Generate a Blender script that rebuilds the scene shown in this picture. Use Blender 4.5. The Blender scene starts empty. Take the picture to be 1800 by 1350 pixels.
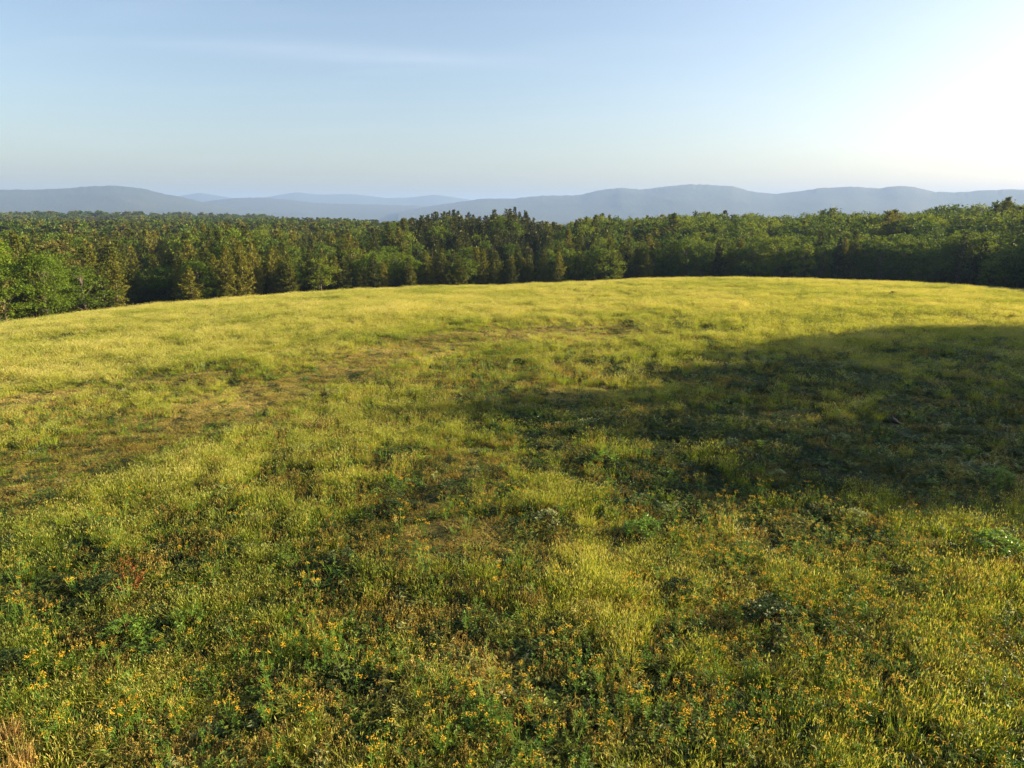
import bpy, math, random
import numpy as np
from mathutils import Vector, Matrix

# ------------------------------------------------------------------ camera, sky, sun, exposure
SC = bpy.context.scene
H = 8.0                                   # drone height above the hilltop
FPX = 1215.0                              # focal length in pixels of the 1800 px wide photo
HORIZON = 370.0
PITCH = math.atan((675 - HORIZON) / FPX)
SUN_AZ, SUN_EL = math.radians(80), math.radians(14.5)   # azimuth from +y towards +x

cam = bpy.data.objects.new('camera', bpy.data.cameras.new('camera'))
SC.collection.objects.link(cam)
cam.location = (0, 0, H)
cam.rotation_euler = (math.pi / 2 - PITCH, 0, 0)
cam.data.sensor_width = 36
cam.data.lens = 36 * FPX / 1800
cam.data.clip_start = 0.2
cam.data.clip_end = 60000
SC.camera = cam

world = bpy.data.worlds.new('World')
SC.world = world
world.use_nodes = True
wn, wl = world.node_tree.nodes, world.node_tree.links
wn.clear()
wo = wn.new('ShaderNodeOutputWorld')
bg = wn.new('ShaderNodeBackground')
bg.inputs['Strength'].default_value = 0.070
sky = wn.new('ShaderNodeTexSky')
sky.sky_type = 'NISHITA'
sky.sun_disc = False
sky.sun_elevation = SUN_EL
sky.sun_rotation = SUN_AZ
sky.altitude = 200
sky.air_density = 1.0
sky.dust_density = 2.2
sky.ozone_density = 2.0


def wmath(op, a, b=None, c=None):
    n = wn.new('ShaderNodeMath'); n.operation = op
    for i, v in enumerate((a, b, c)):
        if v is None: continue
        if isinstance(v, (int, float)): n.inputs[i].default_value = v
        else: wl.new(v, n.inputs[i])
    return n.outputs[0]


# faint cirrus: a veil of ice in the sky direction (az, el), fixed in the world
tc = wn.new('ShaderNodeTexCoord')
sx = wn.new('ShaderNodeSeparateXYZ'); wl.new(tc.outputs['Generated'], sx.inputs[0])
u = wmath('DIVIDE', sx.outputs[0], wmath('MAXIMUM', sx.outputs[1], 0.05))
v = wmath('DIVIDE', sx.outputs[2], wmath('MAXIMUM', sx.outputs[1], 0.05))
cmb = wn.new('ShaderNodeCombineXYZ')
wl.new(wmath('MULTIPLY', u, 3.0), cmb.inputs[0]); wl.new(wmath('MULTIPLY', v, 38.0), cmb.inputs[1])
nz = wn.new('ShaderNodeTexNoise'); nz.inputs['Scale'].default_value = 1.0; nz.inputs['Detail'].default_value = 6
nz.inputs['Distortion'].default_value = 0.6
wl.new(cmb.outputs[0], nz.inputs['Vector'])
# centre line v = .243 - .055*(u+.2), band gaussian
cl = wmath('ADD', wmath('MULTIPLY', wmath('ADD', u, 0.2), -0.046), 0.2025)
dv = wmath('DIVIDE', wmath('SUBTRACT', v, cl), 0.010)
band = wmath('EXPONENT', wmath('MULTIPLY', wmath('MULTIPLY', dv, dv), -1.0))
du = wmath('DIVIDE', wmath('ADD', u, 0.22), 0.2)
ext = wmath('EXPONENT', wmath('MULTIPLY', wmath('MULTIPLY', du, du), -1.0))
veil = wmath('MULTIPLY', wmath('MULTIPLY', band, ext), wmath('MULTIPLY', nz.outputs[0], 0.20))
soft = wmath('MULTIPLY', wmath('MAXIMUM', wmath('SUBTRACT', nz.outputs[0], 0.52), 0.0), 0.12)
veil = wmath('ADD', veil, soft)
mx = wn.new('ShaderNodeMix'); mx.data_type = 'RGBA'
wl.new(veil, mx.inputs['Factor']); wl.new(sky.outputs[0], mx.inputs['A'])
mx.inputs['B'].default_value = (6.0, 6.3, 6.8, 1)
tn = wn.new('ShaderNodeMix'); tn.data_type = 'RGBA'; tn.blend_type = 'MULTIPLY'
tn.inputs['Factor'].default_value = 1
wl.new(mx.outputs['Result'], tn.inputs['A']); tn.inputs['B'].default_value = (1.03, 0.945, 0.915, 1)
wl.new(tn.outputs['Result'], bg.inputs['Color'])
wl.new(bg.outputs[0], wo.inputs['Surface'])

sun = bpy.data.objects.new('sun', bpy.data.lights.new('sun', 'SUN'))
SC.collection.objects.link(sun)
sun.data.energy = 5.0
sun.data.angle = math.radians(0.5)
sun.data.color = (1.0, 0.82, 0.53)
sd = Vector((math.sin(SUN_AZ) * math.cos(SUN_EL), math.cos(SUN_AZ) * math.cos(SUN_EL), math.sin(SUN_EL)))
sun.rotation_euler = sd.to_track_quat('Z', 'Y').to_euler()
sun.location = (60, 10, 40)

SC.view_settings.view_transform = 'Standard'
SC.view_settings.look = 'None'
SC.view_settings.gamma = 1
SC.view_settings.exposure = 1.95
SC.view_settings.use_curve_mapping = False
SC.cycles.max_bounces = 5
SC.cycles.diffuse_bounces = 1
SC.cycles.glossy_bounces = 1
SC.cycles.transmission_bounces = 3
SC.cycles.volume_bounces = 1
SC.cycles.transparent_max_bounces = 4
SC.cycles.use_denoising = True
SC.cycles.denoiser = 'OPENIMAGEDENOISE'
SC.cycles.denoising_input_passes = 'RGB_ALBEDO_NORMAL'
SC.cycles.denoising_prefilter = 'ACCURATE'

rng = np.random.default_rng(7)
random.seed(7)


# ------------------------------------------------------------------ helpers
def tag(o, label=None, cat=None, group=None, kind=None):
    if isinstance(label, str): o['label'] = label
    if cat: o['category'] = cat
    if group: o['group'] = group
    if kind: o['kind'] = kind
    return o


def hash2(ix, iy, seed):
    n = (ix.astype(np.int64) * 374761393 + iy.astype(np.int64) * 668265263 + seed * 974711) & 0x7fffffff
    n = ((n ^ (n >> 13)) * 1274126177) & 0x7fffffff
    return ((n ^ (n >> 16)) & 0xffff) / 65535.0


def vnoise(x, y, seed=0):
    x = np.asarray(x, float); y = np.asarray(y, float)
    ix, iy = np.floor(x), np.floor(y)
    fx, fy = x - ix, y - iy
    fx = fx * fx * (3 - 2 * fx); fy = fy * fy * (3 - 2 * fy)
    a, b = hash2(ix, iy, seed), hash2(ix + 1, iy, seed)
    c, d = hash2(ix, iy + 1, seed), hash2(ix + 1, iy + 1, seed)
    return (a * (1 - fx) + b * fx) * (1 - fy) + (c * (1 - fx) + d * fx) * fy


def fbm(x, y, seed=0, o=4):
    s, a, t = 0, 1, 0
    for i in range(o):
        s = s + a * vnoise(x * 2 ** i + 17.3 * i, y * 2 ** i - 9.1 * i, seed + i)
        t += a; a *= 0.5
    return s / t


def sstep(x, a, b):
    t = np.clip((x - a) / (b - a), 0, 1)
    return t * t * (3 - 2 * t)


def ray(px, py):                          # photo pixel -> world direction
    dx, dy = (px - 900) / FPX, (675 - py) / FPX
    c, s = math.cos(PITCH), math.sin(PITCH)
    return np.array([dx, c + dy * s, -s + dy * c])


# crest of the meadow as measured in the photo -> (azimuth, tangent slope)
CREST = [(-500, 610), (0, 563), (100, 549), (200, 537), (300, 526), (430, 517), (600, 505), (750, 499), (870, 497), (1000, 492),
         (1100, 487), (1300, 484), (1400, 485), (1500, 488), (1600, 491), (1700, 497), (1800, 505), (2300, 560)]
cr = [ray(*p) for p in CREST]
CAZ = np.array([math.atan2(d[0], d[1]) for d in cr])
CSL = np.array([-d[2] / math.hypot(d[0], d[1]) for d in cr])


def crest_r(th):
    s = np.interp(th, CAZ, CSL)
    return 1.5 * (H - 0.8) / s, s


def ground(x, y):
    x = np.asarray(x, float); y = np.asarray(y, float)
    r = np.hypot(x, y) + 1e-6
    th = np.arctan2(x, y)
    rc, s = crest_r(th)
    a = s / (3 * rc ** 2)
    r1 = rc * 1.1
    z = -a * np.minimum(r, r1) ** 3
    m = 3 * a * r1 ** 2
    z1 = -a * r1 ** 3
    deg = np.degrees(th)
    floor = np.interp(deg, [-60, -36, -25, -10, 5, 15, 25, 36, 60], [-11, -11, -11.5, -12, -11.5, -11, -9.5, -8, -7])
    drop = np.maximum(z1 - floor, 1.0)
    L = drop / m
    z = z - np.where(r > r1, drop * (1 - np.exp(-(r - r1) / L)), 0)
    # beyond the near forest the land falls to the valley
    start = np.interp(deg, [-60, -36, -20, -12, -6, 10, 20, 36, 60], [900, 900, 750, 430, 300, 260, 330, 500, 600])
    z = z - 48 * sstep(r, start, start * 2.2 + 500)
    z = z + (fbm(x / 260, y / 260, 5, 3) - 0.5) * 16 * sstep(r, 500, 1500)
    # tussocky relief on the meadow
    near = 1 - sstep(r, rc * 0.9, rc * 1.1)
    z = z + near * ((fbm(x / 3.1, y / 3.1, 11, 3) - 0.5) * 0.34 + (fbm(x / 14, y / 14, 21, 2) - 0.5) * 0.55) * sstep(r, 0, 4)
    return z


def P(px, py):                            # photo pixel -> point on the meadow
    d = ray(px, py)
    lo = 0.0
    t = 5.0
    while t < 400:
        q = d * t + np.array([0, 0, H])
        if q[2] < float(ground(q[0], q[1])): break
        lo = t; t *= 1.02
    hi = t
    for _ in range(25):
        m = (lo + hi) / 2
        q = d * m + np.array([0, 0, H])
        if q[2] < float(ground(q[0], q[1])): hi = m
        else: lo = m
    return d * lo + np.array([0, 0, H])


def blob(px, py, rx, ry):                 # an ellipse on the ground, in metres, measured from the photo
    c = P(px, py)
    t = math.hypot(c[0], c[1]) / math.hypot(*ray(px, py)[:2])
    a, b = P(px, max(py - ry, 520)), P(px, py + ry)
    return (c[0], c[1], max(rx * t / FPX, 0.4), max(math.hypot(a[0] - b[0], a[1] - b[1]) / 2, 0.4))


def mask(x, y, blobs):
    m = np.zeros_like(x)
    for (cx, cy, rx, ry) in blobs:
        d = ((x - cx) / rx) ** 2 + ((y - cy) / ry) ** 2
        m = np.maximum(m, np.exp(-d * 0.9))
    return m


# ------------------------------------------------------------------ materials
class NT:
    def __init__(s, m):
        s.n, s.l = m.node_tree.nodes, m.node_tree.links
        s.n.clear()
    def new(s, t, **kw):
        n = s.n.new(t)
        for k, w in kw.items():
            if hasattr(n, k): setattr(n, k, w)
        return n
    def link(s, a, b): s.l.new(a, b)
    def math(s, op, a, b=None):
        n = s.n.new('ShaderNodeMath'); n.operation = op
        for i, w in enumerate((a, b)):
            if w is None: continue
            if isinstance(w, (int, float)): n.inputs[i].default_value = w
            else: s.l.new(w, n.inputs[i])
        return n.outputs[0]
    def ramp(s, fac, stops):
        n = s.n.new('ShaderNodeValToRGB')
        e = n.color_ramp.elements
        while len(e) < len(stops): e.new(0.5)
        for k, (p, c) in enumerate(stops):
            e[k].position = p; e[k].color = (*c, 1)
        s.l.new(fac, n.inputs[0])
        return n.outputs[0]
    def noise(s, scale, detail=4, vec=None, rough=0.55):
        n = s.n.new('ShaderNodeTexNoise')
        n.inputs['Scale'].default_value = scale; n.inputs['Detail'].default_value = detail
        n.inputs['Roughness'].default_value = rough
        if vec is not None: s.l.new(vec, n.inputs['Vector'])
        return n.outputs[0]


def leafmat(name, stops, trans=0.35, rough=0.6, spec=0.12, wv=0.45, wr=0.3, wt=1.0, tcol=(1.25, 1.2, 0.55)):
    m = bpy.data.materials.new(name); m.use_nodes = True
    t = NT(m)
    av = t.new('ShaderNodeAttribute', attribute_name='v')
    oi = t.new('ShaderNodeObjectInfo')
    ti = t.new('ShaderNodeAttribute', attribute_name='tint'); ti.attribute_type = 'INSTANCER'
    f = t.math('ADD', t.math('MULTIPLY', av.outputs['Fac'], wv), t.math('MULTIPLY', oi.outputs['Random'], wr))
    f = t.math('ADD', f, (1 - wv - wr) / 2)
    f = t.math('ADD', f, t.math('MULTIPLY', ti.outputs['Fac'], wt))
    col = t.ramp(f, stops)
    pb = t.new('ShaderNodeBsdfPrincipled')
    t.link(col, pb.inputs['Base Color'])
    pb.inputs['Roughness'].default_value = rough
    pb.inputs['Specular IOR Level'].default_value = spec
    out = t.new('ShaderNodeOutputMaterial')
    if trans > 0:
        tr = t.new('ShaderNodeBsdfTranslucent')
        mu = t.new('ShaderNodeMix'); mu.data_type = 'RGBA'; mu.blend_type = 'MULTIPLY'
        mu.inputs['Factor'].default_value = 1
        t.link(col, mu.inputs['A']); mu.inputs['B'].default_value = (*tcol, 1)
        t.link(mu.outputs['Result'], tr.inputs['Color'])
        ms = t.new('ShaderNodeMixShader'); ms.inputs[0].default_value = trans
        t.link(pb.outputs[0], ms.inputs[1]); t.link(tr.outputs[0], ms.inputs[2])
        t.link(ms.outputs[0], out.inputs[0])
    else:
        t.link(pb.outputs[0], out.inputs[0])
    return m


M = {}
M['grass'] = leafmat('grass_blades', [(0, (0.075, 0.13, 0.016)), (0.35, (0.18, 0.235, 0.024)), (0.65, (0.31, 0.345, 0.040)), (1, (0.47, 0.44, 0.10))], 0.40)
M['seed'] = leafmat('seed_plumes', [(0, (0.24, 0.27, 0.05)), (0.5, (0.38, 0.38, 0.09)), (1, (0.54, 0.47, 0.18))], 0.40)
M['weed'] = leafmat('weed_leaves', [(0, (0.032, 0.052, 0.012)), (0.5, (0.095, 0.118, 0.018)), (0.8, (0.22, 0.215, 0.035)), (1, (0.32, 0.31, 0.08))], 0.30, 0.55, 0.2)
M['pale'] = leafmat('pale_weed_leaves', [(0, (0.09, 0.13, 0.035)), (0.5, (0.20, 0.24, 0.075)), (1, (0.42, 0.42, 0.20))], 0.25, 0.55, 0.25)
M['bright'] = leafmat('fresh_green_leaves', [(0, (0.07, 0.15, 0.02)), (0.5, (0.15, 0.26, 0.03)), (1, (0.28, 0.36, 0.06))], 0.4, 0.45, 0.35)
M['dead'] = leafmat('dead_thatch', [(0, (0.15, 0.095, 0.025)), (0.5, (0.38, 0.285, 0.08)), (1, (0.62, 0.47, 0.16))], 0.2, 0.8, 0.1, tcol=(1.1, 0.9, 0.6))
M['stalk'] = leafmat('dry_olive_stalks', [(0, (0.14, 0.10, 0.025)), (0.5, (0.30, 0.23, 0.05)), (1, (0.50, 0.36, 0.10))], 0.3, 0.8, 0.1, tcol=(1.1, 0.95, 0.5))
M['darkweed_shade'] = leafmat('dark_weed_leaves', [(0, (0.014, 0.030, 0.008)), (0.5, (0.036, 0.064, 0.012)), (1, (0.10, 0.13, 0.03))], 0.25, 0.55, 0.25)  # dark green weeds, leaf colour set low to deepen shade on the meadow
M['tan'] = leafmat('dry_tan_straw', [(0, (0.24, 0.15, 0.05)), (0.5, (0.42, 0.28, 0.09)), (1, (0.62, 0.44, 0.17))], 0.35, 0.7, 0.15, tcol=(1.1, 0.9, 0.6))
M['rust'] = leafmat('rust_red_leaves', [(0, (0.12, 0.035, 0.01)), (0.5, (0.28, 0.10, 0.025)), (1, (0.46, 0.20, 0.05))], 0.3, 0.6, 0.2, tcol=(1.1, 0.8, 0.5))
M['brush'] = leafmat('dry_brown_twigs', [(0, (0.05, 0.025, 0.015)), (0.5, (0.15, 0.075, 0.045)), (1, (0.30, 0.17, 0.10))], 0.0, 0.85, 0.1)
M['petal'] = leafmat('orange_yellow_petals', [(0, (0.58, 0.33, 0.02)), (0.5, (0.76, 0.48, 0.03)), (1, (0.86, 0.64, 0.08))], 0.35, 0.6, 0.2, tcol=(1.1, 0.95, 0.6))
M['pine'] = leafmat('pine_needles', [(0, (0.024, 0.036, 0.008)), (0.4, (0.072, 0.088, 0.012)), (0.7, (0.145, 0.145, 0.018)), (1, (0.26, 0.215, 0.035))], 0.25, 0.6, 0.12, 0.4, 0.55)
M['pinedark'] = leafmat('dark_pine_needles', [(0, (0.014, 0.022, 0.007)), (0.5, (0.040, 0.052, 0.011)), (1, (0.10, 0.10, 0.022))], 0.2, 0.6, 0.12, 0.35, 0.4)
M['candle'] = leafmat('pine_candles', [(0, (0.12, 0.12, 0.035)), (1, (0.25, 0.22, 0.08))], 0.2, 0.6, 0.2)
M['leafy'] = leafmat('broad_tree_leaves', [(0, (0.030, 0.055, 0.008)), (0.45, (0.080, 0.125, 0.013)), (1, (0.22, 0.25, 0.025))], 0.33, 0.6, 0.12, 0.4, 0.5)
M['leafbright'] = leafmat('fresh_tree_leaves', [(0, (0.035, 0.065, 0.009)), (0.45, (0.105, 0.165, 0.015)), (1, (0.28, 0.33, 0.026))], 0.36, 0.6, 0.12, 0.5, 0.3)
M['leafbrown'] = leafmat('russet_tree_leaves', [(0, (0.06, 0.055, 0.014)), (0.5, (0.13, 0.115, 0.022)), (1, (0.24, 0.19, 0.04))], 0.3, 0.6, 0.2, 0.6, 0.2)


def barkmat(name, a, b):
    m = bpy.data.materials.new(name); m.use_nodes = True
    t = NT(m)
    tcn = t.new('ShaderNodeTexCoord')
    n = t.noise(14, 6, tcn.outputs['Object'])
    pb = t.new('ShaderNodeBsdfPrincipled'); pb.inputs['Roughness'].default_value = 0.9
    t.link(t.ramp(n, [(0.3, a), (0.7, b)]), pb.inputs['Base Color'])
    o = t.new('ShaderNodeOutputMaterial'); t.link(pb.outputs[0], o.inputs[0])
    return m


M['bark'] = barkmat('grey_brown_bark', (0.05, 0.035, 0.025), (0.17, 0.13, 0.10))


def groundmat():
    m = bpy.data.materials.new('meadow_and_valley_floor'); m.use_nodes = True
    t = NT(m)
    geo = t.new('ShaderNodeNewGeometry')
    pos = geo.outputs['Position']
    fine = t.noise(9, 8, pos, 0.7)
    mid = t.noise(0.6, 5, pos)
    f = t.math('ADD', t.math('MULTIPLY', fine, 0.6), t.math('MULTIPLY', mid, 0.4))
    soil = t.ramp(f, [(0.30, (0.020, 0.026, 0.008)), (0.45, (0.055, 0.060, 0.014)), (0.58, (0.13, 0.11, 0.028)), (0.72, (0.26, 0.19, 0.065))])
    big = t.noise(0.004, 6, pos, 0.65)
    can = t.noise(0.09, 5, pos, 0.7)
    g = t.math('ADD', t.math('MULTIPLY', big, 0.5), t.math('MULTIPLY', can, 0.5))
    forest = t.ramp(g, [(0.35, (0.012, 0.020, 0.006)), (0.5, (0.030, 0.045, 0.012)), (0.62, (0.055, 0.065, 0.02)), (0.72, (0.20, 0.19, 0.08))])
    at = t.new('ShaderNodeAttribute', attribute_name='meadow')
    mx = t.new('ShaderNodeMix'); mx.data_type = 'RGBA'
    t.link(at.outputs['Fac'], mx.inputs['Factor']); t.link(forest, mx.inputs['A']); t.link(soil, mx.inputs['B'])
    pb = t.new('ShaderNodeBsdfPrincipled'); pb.inputs['Roughness'].default_value = 0.95
    pb.inputs['Specular IOR Level'].default_value = 0.1
    t.link(mx.outputs['Result'], pb.inputs['Base Color'])
    bp = t.new('ShaderNodeBump'); bp.inputs['Distance'].default_value = 0.06; bp.inputs['Strength'].default_value = 0.8
    t.link(fine, bp.inputs['Height']); t.link(bp.outputs[0], pb.inputs['Normal'])
    o = t.new('ShaderNodeOutputMaterial'); t.link(pb.outputs[0], o.inputs[0])
    return m


def hillmat():
    m = bpy.data.materials.new('wooded_hillside'); m.use_nodes = True
    t = NT(m)
    geo = t.new('ShaderNodeNewGeometry')
    pos = geo.outputs['Position']
    a = t.noise(0.0025, 6, pos, 0.6); b = t.noise(0.03, 5, pos, 0.7)
    g = t.math('ADD', t.math('MULTIPLY', a, 0.5), t.math('MULTIPLY', b, 0.5))
    pb = t.new('ShaderNodeBsdfPrincipled'); pb.inputs['Roughness'].default_value = 0.95
    t.link(t.ramp(g, [(0.35, (0.012, 0.020, 0.010)), (0.55, (0.028, 0.038, 0.016)), (0.75, (0.06, 0.065, 0.03))]), pb.inputs['Base Color'])
    bp = t.new('ShaderNodeBump'); bp.inputs['Distance'].default_value = 14; bp.inputs['Strength'].default_value = 0.9
    t.link(b, bp.inputs['Height']); t.link(bp.outputs[0], pb.inputs['Normal'])
    o = t.new('ShaderNodeOutputMaterial'); t.link(pb.outputs[0], o.inputs[0])
    return m


M['ground'] = groundmat()
M['hill'] = hillmat()


# ------------------------------------------------------------------ mesh building
class MB:
    """collects quads / triangles in numpy and links them as one mesh"""
    def __init__(s): s.V, s.F, s.v, s.m, s.n = [], [], [], [], 0
    def add(s, V, F, v=0.5, mi=0):
        V = np.asarray(V, float).reshape(-1, 3)
        for f in F: s.F.append(tuple(int(i) + s.n for i in f))
        s.m.extend([mi] * len(F))
        s.V.append(V)
        s.v.append(np.full(len(V), v, float) if np.isscalar(v) else np.asarray(v, float))
        s.n += len(V)
    def leaves(s, c, d, nrm, L, W, v, mi=0):          # diamond leaves: base, side, tip, side
        n = len(c)
        if n == 0: return
        d = d / (np.linalg.norm(d, axis=1, keepdims=True) + 1e-9)
        sd_ = np.cross(d, nrm); sd_ /= (np.linalg.norm(sd_, axis=1, keepdims=True) + 1e-9)
        up = np.cross(sd_, d)
        L = np.broadcast_to(L, n)[:, None]; W = np.broadcast_to(W, n)[:, None]
        V = np.empty((n, 4, 3))
        V[:, 0] = c
        V[:, 1] = c + d * L * 0.45 + sd_ * W * 0.5 + up * L * 0.06
        V[:, 2] = c + d * L - up * L * 0.05
        V[:, 3] = c + d * L * 0.45 - sd_ * W * 0.5 + up * L * 0.06
        s.V.append(V.reshape(-1, 3))
        b = s.n + 4 * np.arange(n)
        s.F.extend(map(tuple, np.stack([b, b + 1, b + 2, b + 3], 1).tolist()))
        s.m.extend([mi] * n)
        s.v.append(np.repeat(np.broadcast_to(v, n), 4))
        s.n += 4 * n
    def blades(s, c, h, lean, az, W, v, mi=0, curve=1.0):   # bent tapering blades
        n = len(c)
        h = np.broadcast_to(h, n)[:, None]; lean = np.broadcast_to(lean, n)[:, None]
        W = np.broadcast_to(W, n)[:, None]
        d = np.stack([np.cos(az), np.sin(az), np.zeros(n)], 1)
        fa = az + rng.uniform(-1.5, 1.5, n)
        sd_ = np.stack([-np.sin(fa), np.cos(fa), np.zeros(n)], 1)
        up = np.array([0, 0, 1.0])
        mid = c + up * h * 0.58 + d * lean * h * 0.32
        tip = c + up * h * (1 - 0.18 * lean * curve) + d * lean * h
        V = np.empty((n, 5, 3))
        V[:, 0] = c - sd_ * W * 0.5; V[:, 1] = c + sd_ * W * 0.5
        V[:, 2] = mid - sd_ * W * 0.42; V[:, 3] = mid + sd_ * W * 0.42
        V[:, 4] = tip
        s.V.append(V.reshape(-1, 3))
        b = s.n + 5 * np.arange(n)
        s.F.extend(map(tuple, np.stack([b, b + 1, b + 3, b + 2], 1).tolist()))
        s.F.extend(map(tuple, np.stack([b + 2, b + 3, b + 4], 1).tolist()))
        s.m.extend([mi] * (2 * n))
        s.v.append(np.repeat(np.broadcast_to(v, n), 5))
        s.n += 5 * n
        return tip
    def tube(s, pts, rad, seg=6, v=0.5, mi=0):
        pts = [Vector(p) for p in pts]
        V, F = [], []
        for i, p in enumerate(pts):
            d = (pts[min(i + 1, len(pts) - 1)] - pts[max(i - 1, 0)]).normalized()
            a = d.orthogonal().normalized(); b = d.cross(a)
            for k in range(seg):
                t = 2 * math.pi * k / seg
                V.append(p + (a * math.cos(t) + b * math.sin(t)) * rad[i])
        for i in range(len(pts) - 1):
            for k in range(seg):
                k2 = (k + 1) % seg
                F.append((i * seg + k, i * seg + k2, (i + 1) * seg + k2, (i + 1) * seg + k))
        F.append(tuple(range(seg - 1, -1, -1)))
        F.append(tuple((len(pts) - 1) * seg + k for k in range(seg)))
        s.add([tuple(q) for q in V], F, v, mi)
    def mesh(s, name, mats, smooth=False):
        me = bpy.data.meshes.new(name)
        V = np.concatenate(s.V)
        me.from_pydata(V.tolist(), [], s.F)
        a = me.attributes.new('v', 'FLOAT', 'POINT')
        a.data.foreach_set('value', np.concatenate(s.v).astype(np.float32))
        for mm in mats: me.materials.append(mm)
        me.polygons.foreach_set('material_index', np.array(s.m, np.int32))
        if smooth: me.polygons.foreach_set('use_smooth', np.ones(len(s.F), bool))
        me.update()
        return me


def link(name, me, parent=None):
    o = bpy.data.objects.new(name, me)
    SC.collection.objects.link(o)
    if parent: o.parent = parent
    return o


# ------------------------------------------------------------------ ground sheet (one polar sheet to the horizon)
def build_ground():
    rr = np.concatenate([[0.01], np.arange(2, 60, 0.75), 60 * 1.016 ** np.arange(0, 80), ])
    rr = np.concatenate([rr, np.geomspace(rr[-1] * 1.02, 15500, 110)])
    fine = np.radians(np.arange(-48, 48, 0.45))
    th = np.concatenate([fine, np.radians(np.arange(48, 312, 3.0))])
    R, T = np.meshgrid(rr, th, indexing='ij')
    X, Y = R * np.sin(T), R * np.cos(T)
    T2 = (T + np.pi) % (2 * np.pi) - np.pi
    Z = ground(X, Y)
    nr, nt = R.shape
    V = np.stack([X, Y, Z], -1).reshape(-1, 3)
    i, j = np.meshgrid(np.arange(nr - 1), np.arange(nt), indexing='ij')
    j2 = (j + 1) % nt
    F = np.stack([i * nt + j, (i + 1) * nt + j, (i + 1) * nt + j2, i * nt + j2], -1).reshape(-1, 4)
    me = bpy.data.meshes.new('ground')
    me.from_pydata(V.tolist(), [], F[:, ::-1].tolist())
    rc, _ = crest_r(T2)
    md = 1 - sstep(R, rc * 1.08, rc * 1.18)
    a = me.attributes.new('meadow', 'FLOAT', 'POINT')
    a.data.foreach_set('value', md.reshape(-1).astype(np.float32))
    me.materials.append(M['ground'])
    me.polygons.foreach_set('use_smooth', np.ones(len(F), bool))
    me.update()
    return tag(link('ground', me), kind='structure')


build_ground()


# ------------------------------------------------------------------ hills
def ridge(prof, R, depth, seed, base=-62, rough=1.0):
    px = np.array([p[0] for p in prof], float); py = np.array([p[1] for p in prof], float)
    az = np.arctan((px - 900) / (FPX * math.cos(PITCH) + (675 - py) * math.sin(PITCH)))
    rs = [ray(a_, b_) for a_, b_ in prof]
    az = np.array([math.atan2(d_[0], d_[1]) for d_ in rs])
    ht = np.array([d_[2] / math.hypot(d_[0], d_[1]) for d_ in rs]) * R + H
    A = np.linspace(az[0], az[-1], int((az[-1] - az[0]) / 0.0009))
    top = np.interp(A, az, ht)
    k = np.ones(9) / 9
    top = np.convolve(np.pad(top, 4, mode='edge'), k, 'valid')
    D = np.concatenate([np.linspace(-1, 0, 22), np.linspace(0.06, 0.8, 8)])
    V = np.zeros((len(D), len(A), 3))
    for i, d in enumerate(D):
        r = R * np.ones_like(A) + d * depth * (0.85 + 0.3 * fbm(A * 9 + seed, A * 0, seed, 2))
        s = 1 - abs(d)
        prof_s = np.clip(s, 0, 1) ** 1.25
        spur = (fbm(A * R / 520 + seed, np.full_like(A, d * 2.2 + seed), seed + 3, 4) - 0.5)
        z = base + (top - base) * (prof_s * (1 + 0.55 * spur * (1 - prof_s) * 2 * rough))
        if d > -0.12: z = z + (fbm(A * R / 26, A * 0 + d * 9, seed + 9, 2) - 0.5) * 6 * rough
        V[i, :, 0] = r * np.sin(A); V[i, :, 1] = r * np.cos(A); V[i, :, 2] = z
    nr, nt = V.shape[:2]
    i, j = np.meshgrid(np.arange(nr - 1), np.arange(nt - 1), indexing='ij')
    F = np.stack([i * nt + j, i * nt + j + 1, (i + 1) * nt + j + 1, (i + 1) * nt + j], -1).reshape(-1, 4)
    me = bpy.data.meshes.new('hills')
    me.from_pydata(V.reshape(-1, 3).tolist(), [], F.tolist())
    me.materials.append(M['hill'])
    me.polygons.foreach_set('use_smooth', np.ones(len(F), bool))
    me.update()
    return tag(link('hills', me), kind='structure')


ridge([(-700, 350), (-300, 330), (-100, 336), (0, 333), (60, 334), (110, 331), (150, 328), (200, 326), (245, 330), (290, 341), (330, 349), (360, 356), (400, 364), (450, 371), (520, 374)], 5200, 1500, 1)
ridge([(300, 372), (360, 354), (410, 348), (460, 347), (500, 350), (560, 357), (640, 359), (720, 361), (800, 364), (900, 370), (960, 373)], 6300, 1300, 2)
ridge([(700, 372), (760, 362), (800, 356), (850, 349), (900, 349), (950, 344), (1020, 343), (1050, 335), (1090, 330), (1130, 333), (1170, 328), (1210, 324), (1250, 325), (1285, 327), (1320, 336), (1360, 341),
       (1400, 337), (1440, 331), (1500, 328), (1545, 331), (1580, 326), (1610, 329), (1640, 337), (1680, 338), (1740, 334), (1800, 333), (1900, 330), (2050, 322), (2300, 345), (2500, 360)], 5500, 1500, 5)
ridge([(260, 356), (310, 345), (350, 339), (380, 343), (430, 352), (470, 346), (520, 338), (560, 342), (620, 341), (680, 348), (720, 347), (765, 342), (800, 347), (860, 356), (900, 364)], 8900, 1300, 8, rough=0.5)


# ------------------------------------------------------------------ trees
def rnd_dirs(n):
    d = rng.normal(size=(n, 3))
    return d / np.linalg.norm(d, axis=1, keepdims=True)


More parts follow.
